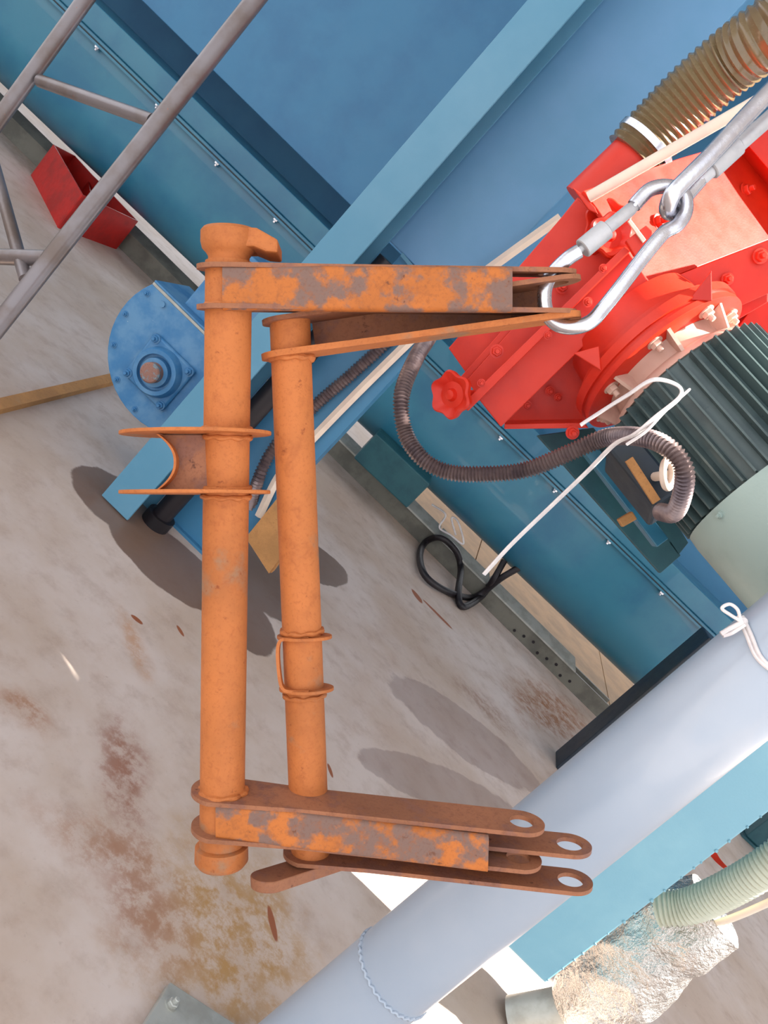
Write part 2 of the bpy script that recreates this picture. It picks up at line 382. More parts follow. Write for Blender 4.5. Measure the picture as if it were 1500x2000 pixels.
for b0, b1 in ((xx, FL(935, 1065).x), (FL(935, 1065).x + .008, FL(1180, 1345).x), (FL(1180, 1345).x + .008, xe)):
    bm = bmesh.new(); abox(bm, b0, b1, yk + .19, yk + 2.6, 0, .02); fin('board', bm, M['board'], bd, False, .003)

# dark post behind the grey pipe
yp = 4.35
q0 = FL(1085, 1500); yp = q0.y
bm = bmesh.new(); abox(bm, q0.x, q0.x + .55, yp, yp + .2, 0, 1.08)
o = fin('base_block', bm, M['navy'], None, False, .01, base=(q0.x + .27, yp + .1, 0)); tag(o, 'dark navy steel base block standing behind the thick grey pipe', 'block')

# rounded boot with bearing
yg = 3.235
G = lambda x, y, dy=0: PY(x, y, yg + dy)
boot = thing('conveyor_boot', 'rounded blue boot with square flange bearing and rusty shaft end', 'gearbox', (G(330, 700).x, yg + .1, G(240, 800).z))
cc = G(352, 702); rad = (G(215, 720) - cc).length * 1.02
ztp = G(300, 558).z
def boot_outline(r, dy, n=30, top=ztp):
    a0 = math.asin(min(.99, (top - cc.z) / r)); pts = []
    for k in range(n + 1):
        a = PI - a0 + (PI + 2 * a0) * k / n; pts.append(V((cc.x + r * math.cos(a), yg + dy, cc.z + r * math.sin(a))))
    return pts
bm = bmesh.new(); prism(bm, boot_outline(rad, 0), V((0, .014, 0))); fin('end_plate', bm, M['blue_gear'], boot, True, .002)
bm = bmesh.new(); prism(bm, boot_outline(rad * .93, .015), V((0, .35, 0))); fin('casing', bm, M['blue_gear'], boot, True)
bm = bmesh.new(); hx = rad * math.cos(math.asin((ztp - cc.z) / rad)); abox(bm, cc.x - hx, cc.x + hx, yg + .0, yg + .33, ztp + .0, ztp + .012); fin('top_flange', bm, M['galv'], boot, False, .002)
bm = bmesh.new(); abox(bm, cc.x - hx * .55, cc.x + hx * .8, yg + .06, yg + .27, ztp + .013, ztp + .34); fin('riser', bm, M['blue_gear'], boot, False, .01)
bm = bmesh.new(); abox(bm, cc.x - hx, cc.x + hx, yg + .0, yg + .33, ztp + .0125, ztp + .022); fin('riser_flange', bm, M['blue_gear'], boot, False, .002)
zz = G(240, 800).z
for k in (1,):
    bm = bmesh.new(); abox(bm, cc.x + k * rad * .5 - .03, cc.x + k * rad * .5 + .03, yg + .1, yg + .3, 0, cc.z - rad * .7); fin('leg', bm, M['blue_gear'], boot, False)
sh = G(313, 727)
hw = .108
bm = bmesh.new(); prism(bm, [sh + V((sx * hw, -.001, sz * hw)) for sx, sz in ((-1, -1), (1, -1), (1, 1), (-1, 1))], V((0, -.018, 0))); bf = fin('bearing_flange', bm, M['blue_gear'], boot, True, .012)
bm = bmesh.new(); lathe(bm, sh + V((0, -.018, 0)), -Y1, [(0, .100), (.028, .094), (.038, .088), (.038, .072), (.016, .070), (.016, .060), (.04, .056), (.042, .036)], 40); fin('bearing_ring', bm, M['blue_gear'], boot)
bm = bmesh.new(); lathe(bm, sh + V((0, -.02, 0)), -Y1, [(0, .040), (.075, .040), (.080, .035)], 28); fin('shaft', bm, M['shaft'], boot)
for sx, sz in ((-1, -1), (1, -1), (1, 1), (-1, 1)): bolt('blue_gear', sh + V((sx * .090, -.02, sz * .090)), -Y1, boot, 1.2)
for a in (160, 185, 212, 240, 268, 300):
    bolt('blue_gear', cc + V((math.cos(math.radians(a)) * rad * .92, -.001, math.sin(math.radians(a)) * rad * .92)), -Y1, boot, .8)
bm = bmesh.new(); lathe(bm, cc + V((-rad * .62, -.001, rad * .36)), -Y1, [(0, .012), (.01, .012)], 12); fin('plug', bm, M['blue_gear'], boot)

# dark pipe and hoses in the gap beside the leg
bm = bmesh.new(); yy = 3.16; xm = xr + .055
a = PY(470, 815, yy); b = PY(690, 545, yy)
sweep(bm, [V((xm, yy, .01)), V((xm, yy, a.z)), V((xm, yy, zb - .05))], .042, 16); lathe(bm, (xm, yy, 0.0), UP, [(0, .06), (.05, .06)], 20)
o = fin('drain_pipe', bm, M['black'], base=(xm, yy, 0)); tag(o, 'dark round pipe standing in the gap right of the pale column', 'pipe')

def hose(name, pts, r, amp, pitch, mat, label, cat='hose', n=14, parent=None, per=4):
    P_, L = resample(catmull(pts, 10), pitch / per)
    bm = bmesh.new(); st = L / (len(P_) - 1)
    sweep(bm, P_, lambda s: r + amp * math.cos(2 * PI * s / (st * per)), n)
    o = fin(name, bm, M[mat], parent, base=None if parent else pts[0])
    if not parent: tag(o, label, cat)
    return o
hose('ribbed_cable', [FL(470, 1080, .025), PY(500, 950, 3.24), PY(540, 868, 3.25), PY(618, 790, 3.255), PY(690, 728, 3.255), PY(765, 658, 3.255), PY(860, 560, 3.25)], .022, .0035, .014, 'hose_black', 'black ribbed cable hose climbing the blue cabinet leg behind the cream trunking', n=12)
bm = bmesh.new(); pth = [PY(x_, y_, 3.262) for x_, y_ in ((505, 1010), (545, 930), (600, 868), (700, 765), (812, 655), (905, 565), (990, 500), (1095, 425))]
sweep(bm, catmull(pth, 6), .017, 4, flat=.5); o = fin('cable_trunking', bm, M['cream'], None, False, base=pth[0]); tag(o, 'flat cream trunking strip running up the blue cabinet leg', 'trunking')
# bent bracket plate under the cables
bm = bmesh.new(); a = [PY(x_, y_, 3.20) for x_, y_ in ((540, 975), (480, 1050), (525, 1120), (580, 1045))]
prism(bm, a, V((0, .01, 0))); prism(bm, [a[2] + V((0, .011, 0)), a[3] + V((0, .011, 0)), a[3] + V((0, .05, .0)), a[2] + V((0, .05, 0))], V((.006, 0, .006)))
o = fin('cable_bracket', bm, M['tan'], None, False, base=(a[2].x, 3.0, a[2].z)); tag(o, 'tan folded steel bracket at the foot of the cabinet leg', 'bracket')

# ================================================================== left side: pipe frame, red guard, bar
fr = thing('pipe_frame', 'grey welded steel pipe frame at the left edge with crossing rungs', 'frame', FL(-420, 1100))
def rod(name, a, b, r, mat, parent, n=16):
    bm = bmesh.new(); sweep(bm, [a, (a + b) / 2, b], r, n); return fin(name, bm, M[mat], parent)
def vline(px, py, Y, r, name):
    q = PY(px, py, Y); return rod(name, V((q.x, q.y, .0)), V((q.x, q.y, 4.2)), r, 'steel', fr)
d1 = 1.9
rod('rail', CV(560, -78, d1), CV(-520, 1290, d1 * .97), .0205, 'steel', fr)
rod('rail', CV(235, -95, 2.15), CV(-520, 950, 2.1), .0195, 'steel', fr)
rod('rung', CV(78, 158, 2.13), CV(298, 236, 1.9), .0155, 'steel', fr)
rod('rung', CV(-150, 497, 2.0), CV(108, 505, 1.9), .018, 'steel', fr)
rod('brace', CV(-18, 300, 2.08), CV(50, 545, 1.9), .0145, 'steel', fr)

# red belt guard lying on the floor
rg = thing('belt_guard', 'open red sheet steel guard lying on the concrete at the upper left', 'guard', FL(150, 420))
loop_ = [FL(x, y) for x, y in ((60, 342), (113, 445), (227, 487), (190, 440), (155, 402), (105, 362))]
loop_ = [V((p.x, min(p.y, FL(760, 1002).y - .05), 0)) for p in loop_]
HG = [.26, .26, .25, .25, .25, .26]
for i_ in range(6):
    a, b = loop_[i_], loop_[(i_ + 1) % 6]; nn_ = V(((b - a).y, -(b - a).x, 0)).normalized() * .01
    bm = bmesh.new(); prism(bm, [a, b, b + UP * HG[(i_ + 1) % 6], a + UP * HG[i_]], -nn_); fin('side_plate', bm, M['red_dark'], rg, False)
a = loop_[1].lerp(loop_[2], .25); b = loop_[4]
bm = bmesh.new(); prism(bm, [a, b, b + UP * .2, a + UP * .2], V((.01, 0, 0))); fin('divider', bm, M['red_dark'], rg, False)
# rusty bar on the floor
a = FL(-60, 812); b = FL(228, 742); s_ = (b - a).normalized(); sv = V((-s_.y, s_.x, 0))
bm = bmesh.new(); bar(bm, a + UP * .025, b + UP * .025, sv * .025, UP * .004); bar(bm, a - sv * .021 + UP * .0105, b - sv * .021 + UP * .0105, sv * .004, UP * .0105)
o = fin('angle_iron', bm, M['tan'], None, False, base=(a + b) / 2); tag(o, 'tan rusty angle iron lying on the floor left of the blue boot', 'bar')
# plate bottom left
bp = thing('floor_plate', 'grey steel plate with a bolt on the floor at the bottom edge', 'plate', FL(330, 2010))
P4 = [FL(322, 1928), FL(240, 2060), FL(420, 2150), FL(480, 2030)]
bm = bmesh.new(); prism(bm, P4, UP * .02); fin('plate', bm, M['galv'], bp, False, .002)
bolt('galv', FL(335, 1962, .02), UP, bp, 1.0)

# ================================================================== grey pipe and light duct, right
ypi = 1.55
pa = PY(1010, 1580, ypi); pb = PY(1290, 1590, ypi)
# pipe silhouette edges at row of mid pipe
xa = (PY(860, 1700, ypi).x + PY(1150, 1462, ypi).x) / 2; xb = (PY(1040, 1800, ypi).x + PY(1400, 1512, ypi).x) / 2
rp = (xb - xa) / 2 * .985; xc = (xa + xb) / 2
gp_ = thing('grey_post', 'thick pale grey painted steel pipe post crossing the lower right corner', 'pipe', (xc, ypi, 0))
bm = bmesh.new(); zw = CV(722, 1915, 1.8).z
zw = PY(715, 1925, ypi - rp).z
lathe(bm, (xc, ypi, 0.001), UP, [(0, rp), (zw - .02 - .004, rp), (zw - .02, rp * .997), (zw - .02 + .004, rp), (2.9, rp)], 64, xh=X1); fin('tube', bm, M['grey_pipe'], gp_)
bm = bmesh.new(); pts = [V((xc + (rp + .0005) * math.cos(a), ypi + (rp + .0005) * math.sin(a), zw + .0025 * math.sin(a * 37))) for a in [2 * PI * k / 160 for k in range(160)]]
sweep(bm, pts, lambda s: .004, 8, loop=True); fin('weld_seam', bm, M['grey_pipe'], gp_)
# twine tied round the post
tw = thing('twine_tie', 'white twine knotted around the grey pipe post at the right edge', 'string', CV(1440, 1215, 1.6))
z0 = CV(1475, 1275, 1.62).z
def onpost(px, py, k=.006):
    r = ray(px, py); A = r.x * r.x + r.y * r.y; B = -2 * (r.x * xc + r.y * ypi); Rr = rp + k; C_ = xc * xc + ypi * ypi - Rr * Rr
    D = B * B - 4 * A * C_
    if D < 0: return PY(px, py, ypi - .02)
    return CAM + r * ((-B - math.sqrt(D)) / (2 * A))
base = onpost(1450, 1215).y
pl = lambda L: catmull([CV(x, y, (onpost(1455, 1230, .01) - CAM).dot(FW) - .004) for x, y in L], 8)
for nm, L, r in (('loop', [(1450, 1215), (1425, 1200), (1410, 1188), (1425, 1180), (1440, 1190), (1446, 1208), (1450, 1215)], .003), ('loop', [(1450, 1215), (1425, 1228), (1408, 1238)], .0042), ('loop', [(1455, 1220), (1430, 1236), (1412, 1242)], .0035)):
    bm = bmesh.new(); sweep(bm, pl(L), r, 8); fin(nm, bm, M['white'], tw)
for off in (0, 9):
    bm = bmesh.new(); sweep(bm, catmull([onpost(1442 + off, 1205), onpost(1458 + off, 1240), onpost(1475 + off, 1280), onpost(1500 + off, 1305), onpost(1530 + off, 1320)], 8), .0035, 8); fin('cord', bm, M['white'], tw)
bm = bmesh.new(); lathe(bm, onpost(1450, 1214, .008) - FW * .008, FW, [(0, .003), (.003, .008), (.009, .009), (.014, .004)], 12); fin('knot', bm, M['white'], tw)

# light blue duct
yd = 2.12
dx0 = (PY(962, 1822, yd).x); dx1 = PY(1062, 1920, yd).x; dx1 = (dx1 + PY(1500, 1592, yd).x) / 2; dz = PY(1010, 1868, yd).z
bm = bmesh.new(); abox(bm, dx0 - .06, dx1, yd, yd + .28, dz, 1.58)
duct = thing('square_duct', 'light blue square duct hanging down right of the grey pipe', 'duct', ((dx0 + dx1) / 2, yd, dz)); fin('duct_body', bm, M['sky_duct'], duct, False, .006)
for k in range(34):
    zz = dz + .02 + k * .045 + random.uniform(-.015, .015)
    if zz > 1.5: break
    bm = bmesh.new(); bmesh.ops.create_icosphere(bm, subdivisions=1, radius=random.uniform(.003, .006), matrix=Matrix.Translation((dx1 - .004, yd - .001, zz))); fin('weld_bead', bm, M['sky_duct'], duct)
# foil wrapped elbow below/behind the duct
fp = thing('foil_wrapped_pipe', 'crinkled silver foil wrapped pipe glinting below the light blue duct', 'pipe', FL(1180, 2010))
def crumple(bm, pts, r, n=56, amp=.011, fold=9):
    P_, L = resample(catmull(pts, 10), .012); N = len(P_)
    sweep(bm, P_, r, n)
    for i, v in enumerate(bm.verts):
        ring = i // n
        q = v.co * 11; c = P_[min(ring, N - 1)]
        d = (v.co - c)
        if d.length > 1e-5:
            d.normalize(); rid = abs(noise.noise(v.co * fold)) ; v.co += d * (amp * (1 - 3.2 * rid) + amp * .5 * math.sin(ring * .35 + 5 * noise.noise(v.co * 4)))
bm = bmesh.new(); crumple(bm, [PY(1128, 1965, 2.42), PY(1180, 1925, 2.4), PY(1250, 1875, 2.38), PY(1330, 1815, 2.36), PY(1395, 1775, 2.36)], lambda s: .098 + .03 * math.sin(min(1, s / .4) * PI * .9)); fin('foil_wrap', bm, M['foil'], fp, True)
bm = bmesh.new(); e = PY(1140, 1965, 2.42); sweep(bm, [V((e.x - .1, e.y, 0)), e + V((-.045, 0, -.1)), e, PY(1165, 1935, 2.4)], .07, 28); fin('pipe_stub', bm, M['galv'], fp)
hose('pale_hose', [PY(1285, 1775, 2.3), PY(1345, 1770, 2.28), PY(1420, 1738, 2.24), PY(1500, 1690, 2.2), PY(1600, 1610, 2.2)], .045, .0035, .013, 'hose_white', 'pale grey green ribbed hose entering from the lower right edge', n=22)
bm = bmesh.new(); sweep(bm, catmull([PY(1300, 1812, 2.3), PY(1380, 1808, 2.28), PY(1450, 1785, 2.25), PY(1560, 1735, 2.2)], 8), .010, 12); o = fin('peach_tube', bm, M['cream'], base=PY(1380, 1808, 2.28)); tag(o, 'thin peach coloured tube running under the pale ribbed hose', 'tube')
bm = bmesh.new(); q = catmull([PY(1385, 1655, 2.3), PY(1402, 1680, 2.3), PY(1425, 1702, 2.3)], 6); sweep(bm, q, lambda s: .009 * (1 - s / .12) + .002, 4, flat=.25); o = fin('red_ribbon', bm, M['red'], base=q[0]); tag(o, 'small red ribbon behind the lower edge of the light duct', 'ribbon')

# ================================================================== red blower
rb = thing('red_blower', 'bright red blower housing with sliding gates and handwheels at upper right', 'blower', PY(1200, 650, 2.3))
def plateY(name, pts, Y, ext, mat='red', bev=.002):
    bm = bmesh.new(); prism(bm, [PY(x, y, Y) for x, y in pts], V((0, ext, 0))); return fin(name, bm, M[mat], rb, False, bev)
plateY('housing', [(885, 690), (1128, 385), (1150, 400), (1222, 490), (1268, 562), (1500, 480), (1500, 590), (1440, 625), (1200, 735), (1140, 826), (985, 828)], 2.30, .35)
plateY('throat', [(1128, 385), (1215, 322), (1300, 312), (1262, 380), (1165, 412)], 2.42, .2)
# sloped sunlit cover plate
n_ = V((.14, -.66, .74)).normalized(); p0 = PY(1268, 560, 2.12)
bm = bmesh.new(); prism(bm, [PP(x, y, p0, n_) for x, y in ((1165, 405), (1140, 372), (1330, 308), (1530, 250), (1600, 430), (1268, 558), (1222, 490))], -n_ * .012); fin('cover_plate', bm, M['red'], rb, False, .002)
for x, y in ((1455, 372), (1285, 434)): bolt('red', PP(x, y, p0, n_), n_ + V((.3, 0, 0)), rb, 1.25)
plateY('fascia', [(1258, 572), (1268, 559), (1530, 458), (1530, 560), (1440, 600), (1300, 640), (1180, 725), (1130, 705)], 2.14, .14)
plateY('gate_slat', [(1128, 388), (1170, 425), (915, 735), (876, 680)], 2.24, .012, 'red')
plateY('gate_slat', [(1178, 440), (1228, 488), (935, 778), (912, 742)], 2.17, .012, 'red')
plateY('gate_slat', [(1226, 490), (1268, 552), (978, 834), (932, 776)], 2.08, .012, 'red')
plateY('guide_bar', [(1220, 480), (1232, 490), (914, 803), (900, 792)], 2.03, .035, 'red')
plateY('guide_bar', [(1176, 425), (1186, 434), (890, 768), (880, 758)], 2.19, .03, 'red')
plateY('end_tab', [(1118, 366), (1136, 378), (1162, 404), (1168, 418), (1150, 410)], 2.10, .012, 'red')
plateY('bottom_ledge', [(985, 828), (1140, 826), (1150, 836), (985, 838)], 2.16, .12, 'red')
plateY('gusset', [(1120, 690), (1170, 676), (1174, 724)], 1.98, .012, 'red')
plateY('gusset', [(1346, 586), (1390, 528), (1391, 588)], 1.98, .012, 'red')
plateY('side_block', [(1462, 285), (1560, 180), (1700, 300), (1600, 430), (1505, 335)], 2.55, .2, 'red')
plateY('side_block', [(1440, 640), (1560, 480), (1650, 560), (1520, 700)], 2.45, .1, 'red')
bra = plateY('latch', [(1222, 470), (1262, 440), (1275, 452), (1270, 478), (1240, 500)], 2.0, .03, 'red')
plateY('latch_edge', [(1226, 432), (1232, 428), (1262, 468), (1256, 474)], 1.985, .012, 'cream', .001)
for x, y, Y, s in ((970, 686, 2.06, 1.0), (1098, 560, 2.14, 1.0), (1485, 500, 2.13, 1.1), (1421, 545, 2.13, .9), (1415, 580, 2.13, 1.0), (1236, 596, 2.13, .8), (1255, 602, 2.13, .8), (1030, 792, 2.27, .8), (1074, 764, 2.27, .8), (1090, 776, 2.27, .7), (1148, 590, 2.03, .7), (1070, 655, 2.03, .6), (940, 748, 2.03, .6), (1178, 524, 2.03, .6), (1118, 845, 2.1, 1.0)):
    bolt('red', PY(x, y, Y), V((.15, -1, .1)), rb, s)
# handwheels (scalloped)
def handwheel(px, py, Y, ax_, R_):
    c = PY(px, py, Y); Mf = frame(c, ax_); bm = bmesh.new(); n = 60; rings = []
    for t_, f in ((-.006, .8), (-.008, 1.0), (.006, 1.04), (.011, .96), (.008, .84), (-.002, .6), (0, .3), (.01, .22), (.012, 0.05)):
        rings.append([bm.verts.new(Mf @ V(((R_ * f * (1 + (.09 * math.cos(6 * a) if f > .7 else 0))) * math.cos(a), (R_ * f * (1 + (.09 * math.cos(6 * a) if f > .7 else 0))) * math.sin(a), t_))) for a in [2 * PI * k / n for k in range(n)]])
    for a, b in zip(rings, rings[1:]):
        for k in range(n): bm.faces.new((a[k], a[(k + 1) % n], b[(k + 1) % n], b[k]))
    bm.faces.new(rings[0]); bm.faces.new(rings[-1])
    o = fin('handwheel', bm, M['red'], rb)
    bm = bmesh.new(); lathe(bm, c - ax_.normalized() * .009, -ax_, [(0, .012), (.11, .012)], 16); fin('spindle', bm, M['red'], o)
hax = (-RT * .62 - FW * .78 + DN * .1)
handwheel(882, 771, 1.99, hax, .050)
handwheel(1188, 438, 2.16, -FW + RT * -.2, .052)
handwheel(1192, 460, 2.07, -FW + RT * .1, .046)
# stub, clamp and suction hose
sa = PY(1190, 355, 2.42); sbp = PY(1258, 283, 2.42)
hd = (PY(1258, 283, 2.42) - PY(1200, 345, 2.42)).normalized()
bm = bmesh.new(); lathe(bm, sbp - hd * .2, hd, [(0, .072), (.2, .060)], 32); fin('outlet_stub', bm, M['red'], rb)
hb = hose('suction_hose', [sbp - hd * .04, PY(1285, 252, 2.42), PY(1345, 190, 2.4), PY(1420, 125, 2.36), PY(1510, 58, 2.3), PY(1640, -40, 2.3)], .076, .0035, .0185, 'hose_brown', 'thick brown ribbed suction hose at the upper right corner', n=40, per=6)
bm = bmesh.new(); lathe(bm, sbp - hd * .03 + hd * .03, hd, [(-.004, .0835), (.014, .0835)], 40); cl = fin('hose_clamp', bm, M['zinc'], hb)
bm = bmesh.new(); lathe(bm, sbp + V((-.04, -.05, .07)), V((1, 0, 0)), [(0, .006), (.03, .006)], 10); fin('screw', bm, M['zinc'], cl)
# small pins on the dark cabinet side
for i, (x, y) in enumerate(((1172, 320), (1420, 88))):
    bm = bmesh.new(); c = PY(x, y, 3.4 + i * .4); c.x = cxr; lathe(bm, c, X1, [(0.001, .012), (.02, .012), (.021, .006), (.07, .006)], 10); o = fin('stud_bolt', bm, M['zinc'], cab)
# cream pipe in front
bm = bmesh.new(); a, b = PY(1150, 385, 2.1), PY(1480, 196, 2.0); sweep(bm, [a, (a + b) / 2, b, b + (b - a) * .4], .0125, 16); o = fin('cream_pipe', bm, M['cream'], base=a); tag(o, 'straight cream plastic pipe crossing in front of the brown hose end', 'pipe')

# ================================================================== motor
FC = CV(1290, 706, 2.03)
ca = math.cos(math.radians(21)); sa_ = math.sin(math.radians(21))
AX = (RT * .55 * ca + DN * .83 * ca - FW * sa_).normalized()
px1 = 2.03 / FPX
mo = thing('electric_motor', 'dark finned electric motor with pale fan cover below the red blower', 'motor', FC + AX * .2)
RM = .192
bm = bmesh.new(); lathe(bm, FC, AX, [(-.12, .16), (-.05, .17), (-.048, .19), (-.03, .19)], 56); fin('red_collar', bm, M['red'], mo)
bm = bmesh.new(); lathe(bm, FC, AX, [(-.0295, .215), (-.008, .215), (-.0075, .208), (.001, .208), (.0015, .212), (.014, .212), (.016, .208)], 72); fin('flange', bm, M['red'], mo)
M['bell'] = paint('cast bell paled as sunlit', (206, 172, 156), (180, 144, 130), .4, 6)  # pale tone stands in for sun flare on bell, ribs and bolts
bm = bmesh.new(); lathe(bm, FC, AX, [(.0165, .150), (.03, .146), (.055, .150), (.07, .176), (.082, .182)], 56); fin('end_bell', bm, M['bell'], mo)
bm = bmesh.new(); lathe(bm, FC, AX, [(.0825, .176), (.37, .176)], 56); fin('body', bm, M['fin'], mo)
MM = frame(FC, AX)
NF = 42
fbm = bmesh.new(); box(fbm, V((.190, 0, .228)), V((.0155, 0, 0)), V((0, .0022, 0)), V((0, 0, .140))); fme = bpy.data.meshes.new('fin')
bmesh.ops.recalc_face_normals(fbm, faces=fbm.faces); fbm.to_mesh(fme); fbm.free(); fme.materials.append(M['fin'])
for k in range(NF): inst('fin', fme, MM @ Matrix.Rotation(2 * PI * k / NF, 4, 'Z'), mo)
bm = bmesh.new(); lathe(bm, FC, AX, [(.3705, .19), (.372, .202), (.40, .204), (.57, .2), (.60, .19), (.615, .165)], 64); fin('fan_cover', bm, M['cover'], mo)
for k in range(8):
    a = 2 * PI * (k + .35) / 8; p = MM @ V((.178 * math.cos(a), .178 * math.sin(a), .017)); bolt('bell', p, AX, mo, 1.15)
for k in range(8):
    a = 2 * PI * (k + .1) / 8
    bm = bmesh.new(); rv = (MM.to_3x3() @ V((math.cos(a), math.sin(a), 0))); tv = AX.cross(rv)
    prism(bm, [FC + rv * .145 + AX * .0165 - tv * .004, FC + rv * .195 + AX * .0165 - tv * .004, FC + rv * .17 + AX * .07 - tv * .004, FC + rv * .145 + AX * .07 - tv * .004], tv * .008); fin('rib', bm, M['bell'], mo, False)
for k in (1, 5, 9, 13): bolt('cover', MM @ V((.2035 * math.cos(k * .5), .2035 * math.sin(k * .5), .39)), MM.to_3x3() @ V((math.cos(k * .5), math.sin(k * .5), 0)), mo, .6)
# terminal box on the lower left side
side = (-RT * .83 + DN * .55).normalized(); side = (side - AX * side.dot(AX)).normalized(); s2 = AX.cross(side)
tb = FC + AX * .205 + side * .215 - FW * .02
bm = bmesh.new(); box(bm, tb, AX * .085, side * .035, s2 * .075); fin('terminal_box', bm, M['navy'], mo, False, .008)
bm = bmesh.new(); a = CV(1228, 897, 1.84); b = CV(1282, 980, 1.80); bar(bm, a, b, (RT * .83 - DN * .55) * .009, FW * .004); fin('tan_strip', bm, M['tan'], mo, False)
bm = bmesh.new(); c = CV(1304, 926, 1.72); M2 = frame(c, -FW + RT * 1.3); ee = [M2 @ V((.027 * math.cos(a), .027 * math.sin(a), 0)) for a in [2 * PI * k / 28 for k in range(28)]]; sweep(bm, ee, .0075, 10, loop=True); lathe(bm, c + FW * .024 + RT * .014, FW, [(0, .010), (.10, .010)], 12); eye = fin('lifting_eye', bm, M['cream'], mo)
# motor bracket in teal
mb = thing('motor_bracket', 'teal blue folded bracket between the finned motor and the trough', 'bracket', CV(1190, 960, 2.3))
for nm, pts in (('plate', [(1050, 850), (1160, 835), (1330, 1085), (1290, 1120)]), ('plate', [(1150, 860), (1215, 850), (1345, 1060), (1325, 1085)])):
    bm = bmesh.new(); prism(bm, [CV(x, y, 2.32 if nm else 2.2) for x, y in pts], FW * .02); fin(nm, bm, M['teal_dark'], mb, False, .002)
bm = bmesh.new(); bar(bm, CV(1140, 865, 2.22), CV(1290, 1060, 2.16), (RT * .8 - DN * .6) * .018, FW * .02); fin('rail', bm, M['teal'], mb, False, .003)
bm = bmesh.new(); bar(bm, CV(1210, 1022, 2.12), CV(1238, 1006, 2.12), (RT * .5 + DN * .8) * .012, FW * .01); fin('clip', bm, M['tan'], mb, False, .003)

# flexible conduit to the motor
hose('flexible_conduit', [CV(880, 560, 2.25), CV(848, 640, 2.1), CV(812, 700, 2.0), CV(785, 770, 1.95), CV(790, 840, 1.95), CV(822, 893, 1.93), CV(875, 922, 1.92), CV(950, 926, 1.9), CV(1030, 917, 1.88), CV(1110, 885, 1.84), CV(1180, 856, 1.8), CV(1240, 852, 1.72), CV(1295, 868, 1.66), CV(1332, 905, 1.64), CV(1336, 950, 1.66), CV(1318, 1000, 1.72), CV(1290, 1000, 1.8)], .0168, .0026, .0076, 'hose_black', 'dark ribbed flexible conduit curving from the cabinet to the motor', 'conduit', n=16)
# white strap
bm = bmesh.new(); st = catmull([CV(945, 1122, 1.92), CV(1000, 1062, 1.9), CV(1080, 985, 1.86), CV(1150, 918, 1.8), CV(1200, 868, 1.72), CV(1240, 848, 1.66), CV(1280, 815, 1.64), CV(1328, 775, 1.64), CV(1322, 752, 1.64), CV(1275, 742, 1.64), CV(1225, 772, 1.68), CV(1180, 800, 1.72), CV(1134, 830, 1.74)], 8)
sweep(bm, st, .0065, 8, flat=.5); o = fin('white_strap', bm, M['white'], base=st[0]); tag(o, 'long white plastic strap bent over the motor and reaching down to the channel', 'strap')
bm = bmesh.new(); st = catmull([CV(1345, 762, 1.72), CV(1300, 802, 1.66), CV(1262, 842, 1.64), CV(1224, 868, 1.66)], 8); sweep(bm, st, .006, 8, flat=.5); o = fin('strap_end', bm, M['white'], base=st[0]); tag(o, 'short white strap tail lying across the ribbed conduit', 'strap')
# black cable loops hanging by the channel
bm = bmesh.new(); L = [(1060, 1085), (985, 1125), (930, 1165), (885, 1160), (835, 1130), (820, 1090), (830, 1060), (860, 1050), (890, 1075), (900, 1110), (895, 1160), (905, 1185), (940, 1165), (965, 1130), (985, 1095)]
sweep(bm, catmull([PY(x, y, min(yk - .03, FL(x, y, .025).y if FL(x, y, .025).y > 0 else 99) - .05 * (i % 3 == 1)) for i, (x, y) in enumerate(L)], 8), .023, 10); o = fin('black_cable', bm, M['black'], base=PY(905, 1185, yk - .1)); tag(o, 'looped black cable hanging in front of the grey channel', 'cable')
bm = bmesh.new(); L = [(843, 985), (870, 1005), (858, 1030), (880, 1045), (905, 1062), (895, 1020), (882, 1012), (890, 1045)]
sweep(bm, catmull([PY(x, y, yk - .02) for x, y in L], 8), .007, 6); fin('tie_cord', bm, M['white'], ch)

# ================================================================== the hanging workpiece
D0 = 1.2; K = D0 / FPX
ORG = CAM + FW * D0
def Wp(x, y, z=0.0): return ORG + RT * ((x - 750) * K) + DN * ((y - 1000) * K) - FW * (z * K)   # z towards the viewer, in the same unit (K metres)
wk = thing('steel_linkage', 'rusty orange welded steel linkage of two tubes and forked arms hanging from the snap hook', 'linkage', Wp(520, 1100))
def Q(x, y, z):
    f = (D0 - z * K) / D0; return Wp(750 + (x - 750) * f, 1000 + (y - 1000) * f, z)
def pix(p):
    d = p - CAM; w_ = d.dot(FW); return 750 + FPX * d.dot(RT) / w_, 1000 + FPX * d.dot(DN) / w_
def onaxis(A, B, y):
    lo, hi = -.3, 1.3
    for _ in range(40):
        m_ = (lo + hi) / 2
        if pix(A.lerp(B, m_))[1] < y: lo = m_
        else: hi = m_
    return A.lerp(B, lo)
def wfin(name, bm, mat='orange', smooth=True, bev=0.0, parent=None): return fin(name, bm, M[mat], parent or wk, smooth, bev)
def tube(name, a, b, r, prof=None, mat='orange', n=40, parent=None):
    A, B = Q(*a), Q(*b); L = (B - A).length; bm = bmesh.new()
    lathe(bm, A, B - A, prof(L) if prof else [(0, r * K), (L, r * K)], n); return wfin(name, bm, mat, parent=parent)
t1a, t1b = (447, 512, 0), (433, 1650, -95)
t2a, t2b = (566, 622, -56), (607, 1675, -150)
def T1(y): return onaxis(Q(*t1a), Q(*t1b), y)
T1ax = (Q(*t1b) - Q(*t1a)).normalized()
tube('front_tube', t1a, t1b, 45.5)
o2 = tube('rear_tube', t2a, t2b, 41)
T2ax = (Q(*t2b) - Q(*t2a)).normalized()
def T2(y): return onaxis(Q(*t2a), Q(*t2b), y)
